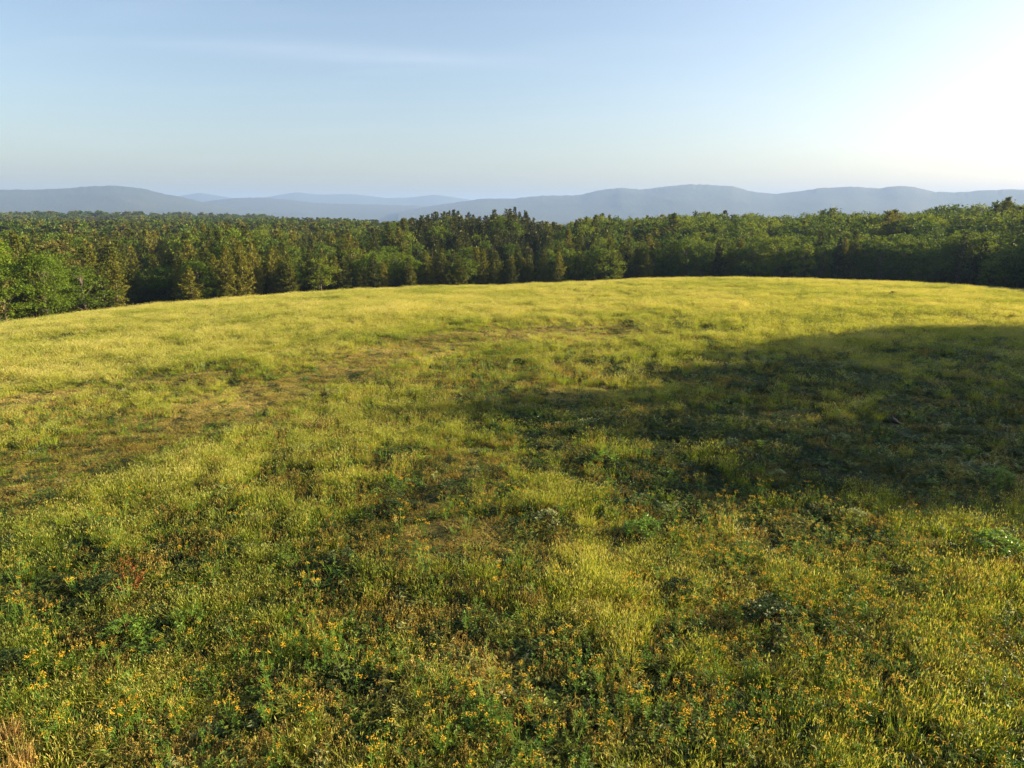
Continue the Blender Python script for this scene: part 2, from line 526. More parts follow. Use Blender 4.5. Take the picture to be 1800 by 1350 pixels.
def pine_meshes(h, w, seed, needle, detail=1.0, open_=0.0, ts=1.0):
    """young loblolly pine: trunk, whorled ascending branches with needle tufts, pale candles; unit height scaled to h"""
    tr, cr_ = MB(), MB()
    lean = rng.normal(0, 0.02, 2)
    ax = lambda z: np.array([lean[0] * z, lean[1] * z, z])
    tr.tube([ax(0) - [0, 0, 0.4], ax(h * 0.35), ax(h * 0.7), ax(h * 0.97)], [h * 0.016 + 0.02, h * 0.012 + 0.01, h * 0.007, 0.012], 6)
    z = h * (0.10 + open_)
    C, D, L, W, VV, MI, NN = [], [], [], [], [], [], []
    while z < h * 0.985:
        f = (z / h - 0.08 - open_) / (0.92 - open_)
        rad = w * (0.45 + 0.65 * min(1, f * 4)) * (1 - f) ** 0.95 * rng.uniform(0.72, 1.15) + 0.10
        nb = max(3, int(rng.integers(4, 7) * (0.75 + 0.25 * detail)))
        a0 = rng.uniform(0, 6.28)
        for k in range(nb):
            if rng.random() < 0.10: continue
            a = a0 + k * 6.283 / nb + rng.normal(0, 0.25)
            bl = rad * rng.uniform(0.65, 1.2)
            up = 0.25 + 0.55 * f + rng.normal(0, 0.08)
            base = ax(z)
            out = np.array([math.cos(a), math.sin(a), 0])
            end = base + out * bl + np.array([0, 0, bl * up])
            if detail > 0.7 and bl > 0.7:
                tr.tube([base, (base * 0.5 + end * 0.5) - np.array([0, 0, bl * 0.05]), end], [0.03, 0.02, 0.008], 3)
            nt = max(3, int(bl * 7 * detail))
            for t in np.linspace(0.25, 1.0, nt):
                side = np.array([-out[1], out[0], 0]) * rng.normal(0, 0.22) * bl * (1.1 - t * 0.6)
                c = base + (end - base) * t + side + np.array([0, 0, -bl * 0.10 * math.sin(t * 3.1) + rng.normal(0, 0.05)])
                q = max(3, int(5 * detail))
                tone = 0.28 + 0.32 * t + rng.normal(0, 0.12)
                for _ in range(q):
                    dd = out * 0.6 + rng.normal(0, 0.55, 3) + np.array([0, 0, 0.45])
                    C.append(c); D.append(dd); L.append(ts * rng.uniform(0.28, 0.5) / max(min(detail, 1), .4) ** .4); W.append(ts * rng.uniform(0.12, 0.22) / max(min(detail, 1), .3) ** .8)
                    NN.append(out * 0.8 + np.array([0, 0, 0.5]) + rng.normal(0, 0.45, 3))
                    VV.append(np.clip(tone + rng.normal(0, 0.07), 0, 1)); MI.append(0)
            if detail > 0.5 and rng.random() < 0.5:
                C.append(end); D.append(np.array([0, 0, 1.0]) + out * 0.15); L.append(rng.uniform(0.25, 0.4)); W.append(0.07); VV.append(0.6); MI.append(1); NN.append(out)
        z += h * 0.022 + rng.uniform(0.16, 0.34) / max(detail, 0.5)
    for _ in range(6):
        C.append(ax(h * 0.95)); D.append(np.array([rng.normal(0, .15), rng.normal(0, .15), 1])); L.append(h * 0.05 + .2); W.append(0.09); VV.append(0.6); MI.append(1); NN.append(np.array([1.0, .2, 0]))
    C, D, NN = np.array(C), np.array(D), np.array(NN); L, W, VV, MI = map(np.array, (L, W, VV, MI))
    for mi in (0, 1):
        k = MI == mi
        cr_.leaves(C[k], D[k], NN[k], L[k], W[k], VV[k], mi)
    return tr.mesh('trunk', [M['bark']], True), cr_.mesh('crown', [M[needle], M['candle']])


def leafy_meshes(h, w, leaf, n=2600, low=0.16, ls=0.34, lobes=18):
    """broad-leaved tree: forked trunk, limbs, leaf clusters through an uneven crown"""
    tr, cr_ = MB(), MB()
    tr.tube([(0, 0, -0.4), (0.05 * w, 0, h * 0.25), (rng.normal(0, .05) * w, rng.normal(0, .05) * w, h * 0.6), (0, 0, h * 0.85)],
            [h * 0.02 + 0.03, h * 0.016, h * 0.01, 0.02], 7)
    cs = []
    for k in range(lobes):
        f = (k + 0.5) / lobes
        z = h * (low + (0.90 - low) * f)
        prof = math.sin(math.pi * min(1, max(0.04, 0.16 + 0.84 * (z / h)) ** 1.25)) ** 0.7
        a = k * 2.399 + rng.normal(0, 0.5)
        rr_ = w * prof * rng.uniform(0.45, 0.85)
        c = np.array([math.cos(a) * rr_, math.sin(a) * rr_, z + rng.normal(0, h * 0.03)])
        cr0 = w * rng.uniform(0.22, 0.52) * (0.6 + 0.5 * prof)
        cs.append((c, cr0))
        tr.tube([(0, 0, max(z - h * 0.2, h * 0.1)), c * 0.6 + np.array([0, 0, z * 0.3]), c], [h * 0.006, h * 0.004, 0.01], 4)
    cs.append((np.array([rng.normal(0, .1) * w, rng.normal(0, .1) * w, h * 0.90]), w * 0.33))
    wsum = sum(c[1] ** 2 for c in cs)
    for c, r0 in cs:
        m = int(n * r0 ** 2 / wsum)
        # leaf sprays: sub-clumps on the shell of the lobe
        sub = max(4, m // 14)
        sdir = rnd_dirs(sub); sdir[:, 2] = np.abs(sdir[:, 2]) * 0.9 - 0.25
        sc_ = c + sdir * r0 * rng.uniform(0.55, 1.12, (sub, 1)) * np.array([1, 1, 0.8])
        idx = rng.integers(0, sub, m)
        p = sc_[idx] + rng.normal(0, r0 * 0.16, (m, 3))
        d = sdir[idx] + rng.normal(0, 0.7, (m, 3)) - np.array([0, 0, 0.15])
        nn = sdir[idx] * 0.7 + rng.normal(0, 0.6, (m, 3)) + np.array([0, 0, 0.5])
        vv = np.clip(0.45 + rng.normal(0, 0.15, sub)[idx] + rng.normal(0, 0.12, m), 0, 1)
        cr_.leaves(p, d, nn, rng.uniform(0.7, 1.2, m) * ls, rng.uniform(0.5, 0.8, m) * ls, vv)
    return tr.mesh('trunk', [M['bark']], True), cr_.mesh('crown', [M[leaf]])


REF = 10.0   # every proto tree is 10 m tall; instances scale it
PROTO = {'pine': [], 'dark': [], 'leafy': [], 'bright': [], 'russet': []}
for k in range(6): PROTO['pine'].append(pine_meshes(REF, rng.uniform(2.0, 2.7), k, 'pine', 1.0))
for k in range(4): PROTO['dark'].append(pine_meshes(REF, rng.uniform(1.9, 2.4), k, 'pinedark', 1.2, 0.08, 0.75))
for k in range(5): PROTO['leafy'].append(leafy_meshes(REF, rng.uniform(2.9, 3.7), 'leafy', 3000, 0.14, 0.34, 20))
for k in range(3): PROTO['bright'].append(leafy_meshes(REF, rng.uniform(2.7, 3.3), 'leafbright', 6800, 0.0, 0.27, 26))
for k in range(2): PROTO['russet'].append(leafy_meshes(REF, rng.uniform(2.2, 2.8), 'leafbrown', 2400, 0.08, 0.30, 16))
NAME = {'pine': 'pine_tree', 'dark': 'pine_tree', 'leafy': 'broadleaf_tree', 'bright': 'broadleaf_tree', 'russet': 'broadleaf_tree'}
CAT = {'pine': 'pine tree', 'dark': 'pine tree', 'leafy': 'leafy tree', 'bright': 'leafy tree', 'russet': 'leafy tree'}


def tree(kind, x, y, h, label, group=None, wide=1.0, var=None):
    tm, cm = PROTO[kind][rng.integers(len(PROTO[kind])) if var is None else var]
    e = bpy.data.objects.new(NAME[kind], None)
    e.empty_display_size = 0.5
    SC.collection.objects.link(e)
    e.location = (x, y, float(ground(x, y)))
    e.rotation_euler = (0, 0, rng.uniform(0, 6.28))
    s = h / REF
    e.scale = (s * wide, s * wide, s)
    tag(e, label, CAT[kind], group)
    link('trunk', tm, e); link('crown', cm, e)
    return e


def az_of(px):                            # azimuth of a photo column at the treeline
    return math.atan((px - 900) / (FPX * math.cos(PITCH) + 240 * math.sin(PITCH)))


def px_of(az):
    return 900 + np.tan(az) * (FPX * math.cos(PITCH) + 240 * math.sin(PITCH))


FRONT = np.array([(-900, 380), (-100, 395), (0, 405), (60, 436), (130, 440), (200, 430), (250, 452), (300, 458), (360, 420), (400, 402), (440, 415), (490, 430), (560, 446), (620, 432), (680, 440),
                  (760, 436), (830, 428), (880, 436), (920, 440), (1000, 432), (1060, 425), (1150, 414), (1250, 408), (1350, 412), (1450, 412), (1600, 402), (1700, 400), (1800, 396), (2600, 380)], float)
BACK = np.array([(-900, 395), (0, 404), (150, 406), (300, 402), (400, 392), (480, 398), (550, 402), (650, 398), (700, 388), (745, 376), (800, 371), (850, 375), (890, 365), (925, 372), (945, 390), (1000, 386),
                 (1060, 377), (1100, 381), (1150, 379), (1210, 371), (1300, 373), (1350, 377), (1400, 371), (1450, 365), (1520, 371), (1560, 363), (1620, 357), (1680, 361), (1750, 352), (1800, 353), (2600, 340)], float)


def edge_r(az):
    rc, _ = crest_r(az)
    px = px_of(az)
    k = np.interp(px, [-200, 185, 215, 280, 310, 600, 1200, 1800], [1.04, 1.05, 1.32, 1.32, 1.10, 1.12, 1.14, 1.14])
    return rc * k


def tree_height(x, y, r, az, dr):
    px = px_of(az)
    t = float(sstep(dr, 4, 70))
    yt = (1 - t) * np.interp(px, FRONT[:, 0], FRONT[:, 1]) + t * np.interp(px, BACK[:, 0], BACK[:, 1])
    d = ray(px, yt)
    zt = H + d[2] / math.hypot(d[0], d[1]) * r
    return zt - float(ground(x, y))


placed = []
cand = []
for az in np.radians(np.arange(-47, 62, 0.22)):
    pass
gridpts = []
step = 3.1
for gx in np.arange(-260, 330, step):
    for gy in np.arange(-20, 420, step):
        x = gx + rng.uniform(-1.25, 1.25); y = gy + rng.uniform(-1.25, 1.25)
        r = math.hypot(x, y); az = math.atan2(x, y)
        if not (math.radians(-47) < az < math.radians(63)): continue
        re = float(edge_r(az))
        if r < re + rng.uniform(0, 2.5): continue
        dr = r - re
        if dr > 170: continue
        if dr > 26 and rng.random() < 0.42: continue       # bigger crowns, wider apart behind
        gridpts.append((dr, x, y, r, az))
gridpts.sort()

named = []
kindcount = {'pine_tree': 0, 'broadleaf_tree': 0}
stuff_near = []
SECT = [(-400, 120, 'at the far left'), (120, 330, 'by the dark left gap'), (330, 520, 'left of centre'),
        (520, 740, 'left of the tall pines'), (740, 950, 'in the tall pine clump'), (950, 1200, 'right of the tall pines'),
        (1200, 1500, 'in the shaded right wood'), (1500, 2400, 'at the far right')]


def describe(kind, dr, px, h):
    where = [s[2] for s in SECT if s[0] <= px < s[1]]
    where = where[0] if where else 'at the edge of the view'
    row = 'front row' if dr < 8 else ('second rank' if dr < 20 else 'back rows')
    what = {'pine': 'olive green young pine', 'dark': 'tall dark green pine', 'leafy': 'rounded green broadleaf tree', 'bright': 'fresh green leafy tree', 'russet': 'russet brown leafy tree'}[kind]
    return (what, row, where)


for dr, x, y, r, az in gridpts:
    px = float(px_of(az))
    h = tree_height(x, y, r, az, dr) * min(1.02, (rng.uniform(0.62, 0.97) + (0.12 if rng.random() < 0.10 else 0)) * (0.86 + 0.28 * float(fbm(x / 9, y / 9, 33, 2))))
    if 735 < px < 945 and dr > 16 and rng.random() < 0.2: continue
    if 735 < px < 945 and dr > 16: h = tree_height(x, y, r, az, dr) * (rng.uniform(0.74, 0.94) + (0.09 if rng.random() < 0.3 else 0))
    h = max(h, 3.2)
    if px > 1120 and dr > 8 and rng.random() < 0.33: continue
    # kinds by place
    q = rng.random()
    if px < 130: kind = 'bright' if q < 0.48 else ('russet' if q < 0.58 else 'pine')
    elif px < 560: kind = 'pine' if q < 0.80 else ('leafy' if q < 0.93 else 'bright')
    elif px < 720: kind = 'pine' if q < 0.68 else ('bright' if q < 0.82 else 'leafy')
    elif px < 960: kind = ('dark' if dr > 16 else 'pine') if q < 0.88 else 'leafy'
    elif px < 1180: kind = 'pine' if q < 0.6 else 'leafy'
    else: kind = 'leafy' if q < 0.80 else ('pine' if q < 0.93 else 'dark')
    if dr > 40 and kind == 'bright': kind = 'leafy'
    if az > math.radians(40):      # wood beyond the right edge of the frame: a wall that shades the visible wood
        h *= 1.05
    wide = rng.uniform(0.85, 1.2) * (1.25 if h < 7 else 1.0) * (0.85 if h > 14 else 1)
    if px > 1120 and dr > 8: wide *= 1.22
    nm = NAME[kind]
    vis = math.radians(-38.5) < az < math.radians(38.5)
    lim = 190 if nm == 'pine_tree' else 170
    if vis and kindcount[nm] < lim and dr < 75 and (dr < 22 or rng.random() < 0.45):
        kindcount[nm] += 1
        g = describe(kind, dr, px, h)
        named.append((g, px, tree(kind, x, y, h, g, None, wide)))
    else:
        stuff_near.append((kind, x, y, h, wide))

ORD = ['leftmost', 'second', 'third', 'fourth', 'fifth', 'sixth', 'seventh', 'eighth', 'ninth', 'tenth', 'eleventh', 'twelfth'] + ['%dth' % k for k in range(13, 80)]
fam = {}
for g, px, e in named: fam.setdefault(g, []).append((px, e))
for (what, row, where), lst in fam.items():
    lst.sort(key=lambda q: q[0])
    for k, (px, e) in enumerate(lst):
        if len(lst) == 1: e['label'] = f'only {what} of the {row} {where}'
        elif k == 0: e['label'] = f'leftmost {what} of the {row} {where}'
        else: e['label'] = f'{ORD[k]} {what} from left, {row}, {where}'
        e['group'] = f'{what}s {where}'

# ------------------------------------------------------------------ scattering (only for what nobody could count)
def gn_scatter(name, pts, rot, scl, idx, tint, coll, label):
    me = bpy.data.meshes.new(name)
    n = len(pts)
    me.vertices.add(n)
    me.vertices.foreach_set('co', np.asarray(pts, np.float32).reshape(-1))
    for nm_, ty, arr, key in (('rotv', 'FLOAT_VECTOR', rot, 'vector'), ('sclv', 'FLOAT_VECTOR', scl, 'vector'), ('vi', 'INT', idx, 'value'), ('tint', 'FLOAT', tint, 'value')):
        a = me.attributes.new(nm_, ty, 'POINT')
        a.data.foreach_set(key, np.asarray(arr, np.int32 if ty == 'INT' else np.float32).reshape(-1))
    me.update()
    o = link(name, me)
    ng = bpy.data.node_groups.new(name + '_scatter', 'GeometryNodeTree')
    ng.interface.new_socket('Geometry', in_out='INPUT', socket_type='NodeSocketGeometry')
    ng.interface.new_socket('Geometry', in_out='OUTPUT', socket_type='NodeSocketGeometry')
    N, Lk = ng.nodes, ng.links
    gi, go = N.new('NodeGroupInput'), N.new('NodeGroupOutput')
    ci = N.new('GeometryNodeCollectionInfo'); ci.inputs['Collection'].default_value = coll
    ci.inputs['Separate Children'].default_value = True; ci.inputs['Reset Children'].default_value = True
    ip = N.new('GeometryNodeInstanceOnPoints'); ip.inputs['Pick Instance'].default_value = True
    def na(nm_, ty):
        q_ = N.new('GeometryNodeInputNamedAttribute'); q_.data_type = ty; q_.inputs['Name'].default_value = nm_
        return [s_ for s_ in q_.outputs if s_.enabled and s_.name == 'Attribute'][0]
    Lk.new(gi.outputs[0], ip.inputs['Points']); Lk.new(ci.outputs[0], ip.inputs['Instance'])
    Lk.new(na('vi', 'INT'), ip.inputs['Instance Index'])
    Lk.new(na('rotv', 'FLOAT_VECTOR'), ip.inputs['Rotation'])
    Lk.new(na('sclv', 'FLOAT_VECTOR'), ip.inputs['Scale'])
    Lk.new(ip.outputs[0], go.inputs[0])
    md = o.modifiers.new('scatter', 'NODES'); md.node_group = ng
    return tag(o, label, None, None, 'stuff')


def source_collection(name, meshes):
    c = bpy.data.collections.new(name)           # never linked to the scene: only sources
    for i, me in enumerate(meshes):
        c.objects.link(bpy.data.objects.new('%s_%02d' % (name, i), me))
    return c


def joined(tm, cm, name):                        # trunk + crown as one mesh, for the wood that reads as one mass
    a, b = tm, cm
    me = bpy.data.meshes.new(name)
    va = np.empty(len(a.vertices) * 3, np.float32); a.vertices.foreach_get('co', va)
    vb = np.empty(len(b.vertices) * 3, np.float32); b.vertices.foreach_get('co', vb)
    V = np.concatenate([va, vb]).reshape(-1, 3)
    na_ = len(a.vertices)
    F = [tuple(p.vertices) for p in a.polygons] + [tuple(i + na_ for i in p.vertices) for p in b.polygons]
    me.from_pydata(V.tolist(), [], F)
    at = me.attributes.new('v', 'FLOAT', 'POINT')
    vv = np.full(len(V), 0.5, np.float32)
    tmp = np.empty(len(b.vertices), np.float32); b.attributes['v'].data.foreach_get('value', tmp); vv[na_:] = tmp
    at.data.foreach_set('value', vv)
    for m_ in list(a.materials) + list(b.materials): me.materials.append(m_)
    me.polygons.foreach_set('material_index', np.array([0] * len(a.polygons) + [1 + p.material_index for p in b.polygons], np.int32))
    me.update()
    return me


order = []
for k in ('pine', 'dark', 'leafy', 'bright', 'russet'):
    for (tm, cm) in PROTO[k]: order.append((k, joined(tm, cm, 'wood_tree')))
for k, me in (('farpine', pine_meshes(REF, 2.3, 1, 'pine', 0.35)), ('farleaf', leafy_meshes(REF, 3.6, 'leafy', 700, 0.2, 0.8, 12)), ('farleaf', leafy_meshes(REF, 3.3, 'leafy', 700, 0.2, 0.8, 10)),
              ('farrusset', leafy_meshes(REF, 3.1, 'leafbrown', 600, 0.2, 0.8, 10))):
    order.append((k, joined(me[0], me[1], 'far_tree')))
wood_coll = source_collection('wood_source', [m_ for _, m_ in order])
WI = {}
for i, (k, _) in enumerate(order): WI.setdefault(k, []).append(i)

pts, rot, scl, idx, tint = [], [], [], [], []
for kind, x, y, h, wide in stuff_near:
    pts.append((x, y, float(ground(x, y)))); rot.append((0, 0, rng.uniform(0, 6.28)))
    s = h / REF; scl.append((s * wide, s * wide, s)); idx.append(rng.choice(WI[kind])); tint.append(0)
# further wood: right back over the plateau, then the valley
az = rng.uniform(math.radians(-44), math.radians(46), 74000)
rr = np.sqrt(np.concatenate([rng.uniform(200 ** 2, 900 ** 2, 22000), rng.uniform(900 ** 2, 2600 ** 2, 52000)]))
n = len(rr)
keep = np.ones(n, bool)
re = edge_r(az)
keep &= rr > re + 165
X, Y = rr * np.sin(az), rr * np.cos(az)
clear = fbm(X / 190, Y / 190, 41, 3)
keep &= (clear < 0.60) | (rr < 420)
keep &= rng.random(n) < np.interp(rr, [200, 700, 1400, 2600], [1.0, 1.0, 0.6, 0.4])
X, Y, rr = X[keep], Y[keep], rr[keep]
Z = ground(X, Y)
kind_noise = fbm(X / 60, Y / 60, 51, 3)
for x, y, z, r, kn in zip(X, Y, Z, rr, kind_noise):
    k = 'farpine' if kn + rng.normal(0, 0.1) > 0.45 else ('farleaf' if rng.random() < 0.85 else 'farrusset')
    h = float(rng.uniform(9, 15)) * (1.0 if r < 900 else 1.25)
    wd = rng.uniform(0.9, 1.3) * (1 if r < 700 else 1.5)
    pts.append((x, y, z)); rot.append((0, 0, rng.uniform(0, 6.28)))
    scl.append((h / REF * wd, h / REF * wd, h / REF)); idx.append(rng.choice(WI[k])); tint.append(-0.10 + rng.normal(0, 0.05) + 0.5 * (kn - 0.5))
gn_scatter('forest', pts, rot, scl, idx, tint, wood_coll, 'mixed green forest stretching behind the meadow down to the hazy valley')
print('trees', kindcount, 'stuff', len(pts))

PROTO['shade'] = [leafy_meshes(REF, rng.uniform(3.2, 3.8), 'leafy', 6500, 0.10, 0.38, 24) for k in range(5)]
NAME['shade'] = 'broadleaf_tree'; CAT['shade'] = 'leafy tree'
# trees beyond the right side of the frame: they throw the long shadow over the meadow
for x, y, top, wide, k in [(60, 51, 11.0, 0.8, 0), (63, 48, 14.4, 1.0, 1), (60, 43, 14.6, 0.8, 2), (64, 39.5, 18.2, 0.75, 3), (58, 34.5, 15.5, 0.9, 4), (67, 45, 14.0, 1.1, 0), (70, 38, 14.5, 1.1, 2), (62, 31, 14.5, 0.9, 1),
                            (54, 39, 12.5, 1.1, 4), (57, 27.5, 13.5, 1.0, 2), (61, 29.5, 15.5, 1.0, 4), (55, 25.5, 11.0, 0.9, 0), (72, 33, 14.0, 1.1, 0), (75, 44, 16.0, 1.2, 1), (56, 48, 11.0, 1.1, 3), (74, 52, 14.5, 1.1, 4), (66, 34, 13.5, 1.0, 0), (52, 31, 9.5, 1.0, 2), (50, 44, 10.0, 1.0, 1)]:
    tree('shade', x, y, top - float(ground(x, y)), 'tall broadleaf tree out of frame that shades the right of the meadow', 'shade trees right of the frame', wide * 13 / (top - float(ground(x, y))), k)


# ------------------------------------------------------------------ meadow plants
def grass_mesh(n=70, h=0.42, r=0.22, w=0.012, seeds=26, tone=0.0):
    b = MB()
    a = rng.uniform(0, 6.28, n); q = r * np.sqrt(rng.random(n))
    c = np.stack([np.cos(a) * q, np.sin(a) * q, np.full(n, -0.03)], 1)
    hh = h * rng.uniform(0.5, 1.15, n)
    tips = b.blades(c, hh, rng.uniform(0.1, 0.55, n), a + rng.normal(0, 0.9, n), w, np.clip(0.45 + tone + rng.normal(0, 0.2, n), 0, 1), 0)
    if seeds:
        k = rng.choice(n, seeds, replace=False)
        t = c[k] + (tips[k] - c[k]) * 1.0
        t[:, 2] = h * rng.uniform(0.95, 1.3, seeds)
        d = np.stack([rng.normal(0.1, 0.2, seeds), rng.normal(0, 0.2, seeds), np.ones(seeds)], 1)
        b.leaves(t - d * 0.10, d, rnd_dirs(seeds), rng.uniform(0.06, 0.12, seeds), rng.uniform(0.008, 0.016, seeds), np.clip(rng.normal(0.5, 0.2, seeds), 0, 1), 1)
    return b.mesh('grass_clump', [M['grass'], M['seed']])


def weed_mesh(stems=9, h=0.36, r=0.2, leafL=0.075, leafW=0.035, mat='weed', per=11, spread=0.6):
    b = MB()
    for s in range(stems):
        a = rng.uniform(0, 6.28); q = r * math.sqrt(rng.random()) * 0.5
        base = np.array([math.cos(a) * q, math.sin(a) * q, -0.03])
        hh = h * rng.uniform(0.6, 1.15)
        out = np.array([math.cos(a), math.sin(a), 0]) * spread * hh * rng.uniform(0.3, 1)
        m = per
        t = rng.uniform(0.2, 1.0, m)
        c = base + out * (t ** 1.3)[:, None] + np.array([0, 0, 1.0]) * (hh * t)[:, None]
        b.blades(base[None], np.array([hh]), np.array([0.6 * spread]), np.array([a]), 0.008, 0.3)
        aa = rng.uniform(0, 6.28, m)
        d = np.stack([np.cos(aa), np.sin(aa), rng.normal(0.25, 0.35, m)], 1)
        nn = np.tile([0, 0, 1.0], (m, 1)) + rng.normal(0, 0.45, (m, 3))
        b.leaves(c, d, nn, rng.uniform(0.6, 1.3, m) * leafL, rng.uniform(0.6, 1.2, m) * leafW, np.clip(0.35 + 0.3 * t + rng.normal(0, 0.15, m), 0, 1))
    return b.mesh('weed', [M[mat]])


def dead_mesh(n=75, h=0.17, r=0.26):
    b = MB()
    a = rng.uniform(0, 6.28, n); q = r * np.sqrt(rng.random(n))
    c = np.stack([np.cos(a) * q, np.sin(a) * q, np.full(n, -0.01)], 1)
    b.blades(c, h * rng.uniform(0.3, 1.1, n), rng.uniform(0.6, 2.2, n), rng.uniform(0, 6.28, n), 0.013, np.clip(rng.normal(0.5, 0.25, n), 0, 1), 0, 0.3)
    m = 14
    a = rng.uniform(0, 6.28, m); q = r * np.sqrt(rng.random(m))
    c = np.stack([np.cos(a) * q, np.sin(a) * q, np.full(m, 0.01)], 1)
    b.blades(c, h * rng.uniform(0.6, 1.4, m), rng.uniform(0.2, 0.8, m), rng.uniform(0, 6.28, m), 0.012, 0.5, 1)
    return b.mesh('thatch', [M['dead'], M['grass']])


def head_part(b, top, mi, n=12, rad=0.055, size=0.020):
    a = rng.uniform(0, 6.28, n); q = rad * np.sqrt(rng.random(n))
    c = np.asarray(top) + np.stack([np.cos(a) * q, np.sin(a) * q, rng.uniform(-0.03, 0.012, n) - q * 0.3], 1)
    for k in range(2):
        d = np.stack([np.cos(a + k * 1.57), np.sin(a + k * 1.57), rng.uniform(-.2, .5, n)], 1)
        b.leaves(c - d * size * 0.5, d, np.tile([0.2, 0, 1.0], (n, 1)) + rng.normal(0, 0.3, (n, 3)), size, size * 1.0, np.clip(rng.normal(0.5, 0.25, n), 0, 1), mi)


def flower_meshes(stalks=4, h=0.5):
    st, hds = MB(), []
    for s in range(stalks):
        hd = MB(); hds.append(hd)
        a = rng.uniform(0, 6.28); q = 0.05 * rng.random()
        base = np.array([math.cos(a) * q, math.sin(a) * q, -0.03])
        hh = h * rng.uniform(0.7, 1.15)
        top = base + np.array([math.cos(a) * hh * 0.25, math.sin(a) * hh * 0.25, hh])
        st.tube([base, base * 0.5 + top * 0.5 + [0, 0, 0.03], top], [0.005, 0.004, 0.003], 3, 0.3)
        for _ in range(3):
            e = top + rng.normal(0, 0.03, 3) + [0, 0, 0.02]
            st.tube([base * 0.25 + top * 0.75, e], [0.003, 0.002], 3, 0.5)
        m = 8
        t = rng.uniform(0.1, 0.75, m)
        c = base + (top - base) * t[:, None]
        aa = rng.uniform(0, 6.28, m)
        st.leaves(c, np.stack([np.cos(aa), np.sin(aa), np.full(m, 0.5)], 1), np.tile([0, 0, 1.0], (m, 1)), 0.07, 0.025, 0.5)
        head_part(hd, top + [0, 0, 0.01], 0, int(rng.integers(10, 18)), rng.uniform(0.04, 0.075))
    return st.mesh('stem', [M['bright']]), [q_.mesh('flower_head', [M['petal']]) for q_ in hds]


GR = [grass_mesh(90, 0.40, 0.26, 0.011, 34), grass_mesh(80, 0.48, 0.22, 0.011, 40, 0.08), grass_mesh(90, 0.34, 0.28, 0.012, 22, -0.05), grass_mesh(70, 0.55, 0.18, 0.011, 34, 0.1)]
SH = [grass_mesh(80, 0.20, 0.28, 0.012, 0, -0.12), grass_mesh(80, 0.16, 0.30, 0.013, 4, -0.02)]
WD = [weed_mesh(10, 0.32, 0.24), weed_mesh(9, 0.40, 0.2, 0.085, 0.04), weed_mesh(12, 0.26, 0.3, 0.06, 0.03), weed_mesh(8, 0.45, 0.2, 0.11, 0.035)]
PL = [weed_mesh(7, 0.42, 0.18, 0.10, 0.035, 'pale', 10), weed_mesh(8, 0.34, 0.2, 0.075, 0.04, 'pale', 9)]
BR = [weed_mesh(9, 0.34, 0.22, 0.08, 0.045, 'bright', 11), weed_mesh(8, 0.42, 0.2, 0.06, 0.025, 'bright', 14)]
DE = [dead_mesh(), dead_mesh(60, 0.10, 0.3)]
FLP = [flower_meshes(int(rng.integers(3, 6)), rng.uniform(0.42, 0.56)) for _ in range(5)]
FL = []
for a_, hs_ in FLP[:4]:
    m_ = a_
    for h_ in hs_: m_ = joined(m_, h_, 'flower')
    FL.append(m_)
def stalk_mesh(n=26, h=0.42, r=0.2):
    b = MB()
    a = rng.uniform(0, 6.28, n); q = r * np.sqrt(rng.random(n))
    c = np.stack([np.cos(a) * q, np.sin(a) * q, np.full(n, -0.03)], 1)
    hh = h * rng.uniform(0.6, 1.15, n)
    tips = b.blades(c, hh, rng.uniform(0.05, 0.35, n), a, 0.008, np.clip(rng.normal(0.45, 0.2, n), 0, 1))
    for k in range(4):
        d = np.stack([rng.normal(0, .6, n), rng.normal(0, .6, n), np.ones(n)], 1)
        b.leaves(tips - np.array([0, 0, 0.03 * k]), d, rnd_dirs(n), 0.05, 0.016, np.clip(rng.normal(0.65, 0.2, n), 0, 1))
    return b.mesh('dry_stalks', [M['stalk']])


DK = [weed_mesh(12, 0.36, 0.26, 0.075, 0.04, 'darkweed_shade', 13), weed_mesh(12, 0.28, 0.3, 0.06, 0.035, 'darkweed_shade', 13)]
ST = [stalk_mesh(), stalk_mesh(32, 0.34, 0.24)]
plant_src = GR + SH + WD + PL + BR + DE + FL + DK + ST
I = {}
o_ = 0
for k, lst in (('grass', GR), ('short', SH), ('weed', WD), ('pale', PL), ('bright', BR), ('dead', DE), ('flower', FL), ('dark', DK), ('stalk', ST)):
    I[k] = list(range(o_, o_ + len(lst))); o_ += len(lst)
plant_coll = source_collection('meadow_source', plant_src)

BROWN = [blob(b_[0], b_[1], b_[2] * 1.15, b_[3] * 1.2) for b_ in [ (1200, 512, 30, 3), (840, 820, 70, 26), (780, 880, 60, 26), (760, 960, 60, 30), (860, 940, 40, 30),
                               (330, 660, 70, 9), (80, 700, 80, 12), (650, 830, 30, 18), (1030, 690, 60, 10)]]
WEEDY = [blob(*b_) for b_ in [(1450, 660, 220, 50), (1700, 640, 160, 50), (1300, 760, 200, 50), (1550, 800, 250, 70), (1750, 780, 150, 90), (1000, 740, 160, 28), (850, 700, 130, 26), (1100, 650, 90, 24),
                               (1180, 870, 120, 40), (700, 880, 100, 40), (900, 940, 130, 40), (1130, 960, 60, 40), (1340, 1110, 110, 45), (560, 1010, 60, 30), (380, 1000, 100, 30), (120, 600, 45, 5), (390, 548, 30, 3),
                               (1010, 512, 60, 4), (1100, 500, 40, 2), (1550, 520, 40, 3), (1400, 560, 180, 6), (1680, 560, 120, 8), (1200, 580, 120, 8), (600, 590, 120, 8), (250, 680, 60, 14), (480, 560, 80, 6),
                               (100, 1080, 120, 40), (300, 1130, 120, 40), (900, 1130, 200, 50), (520, 1250, 200, 60), (1050, 1300, 200, 50), (1500, 960, 60, 24), (1720, 960, 60, 24)]]
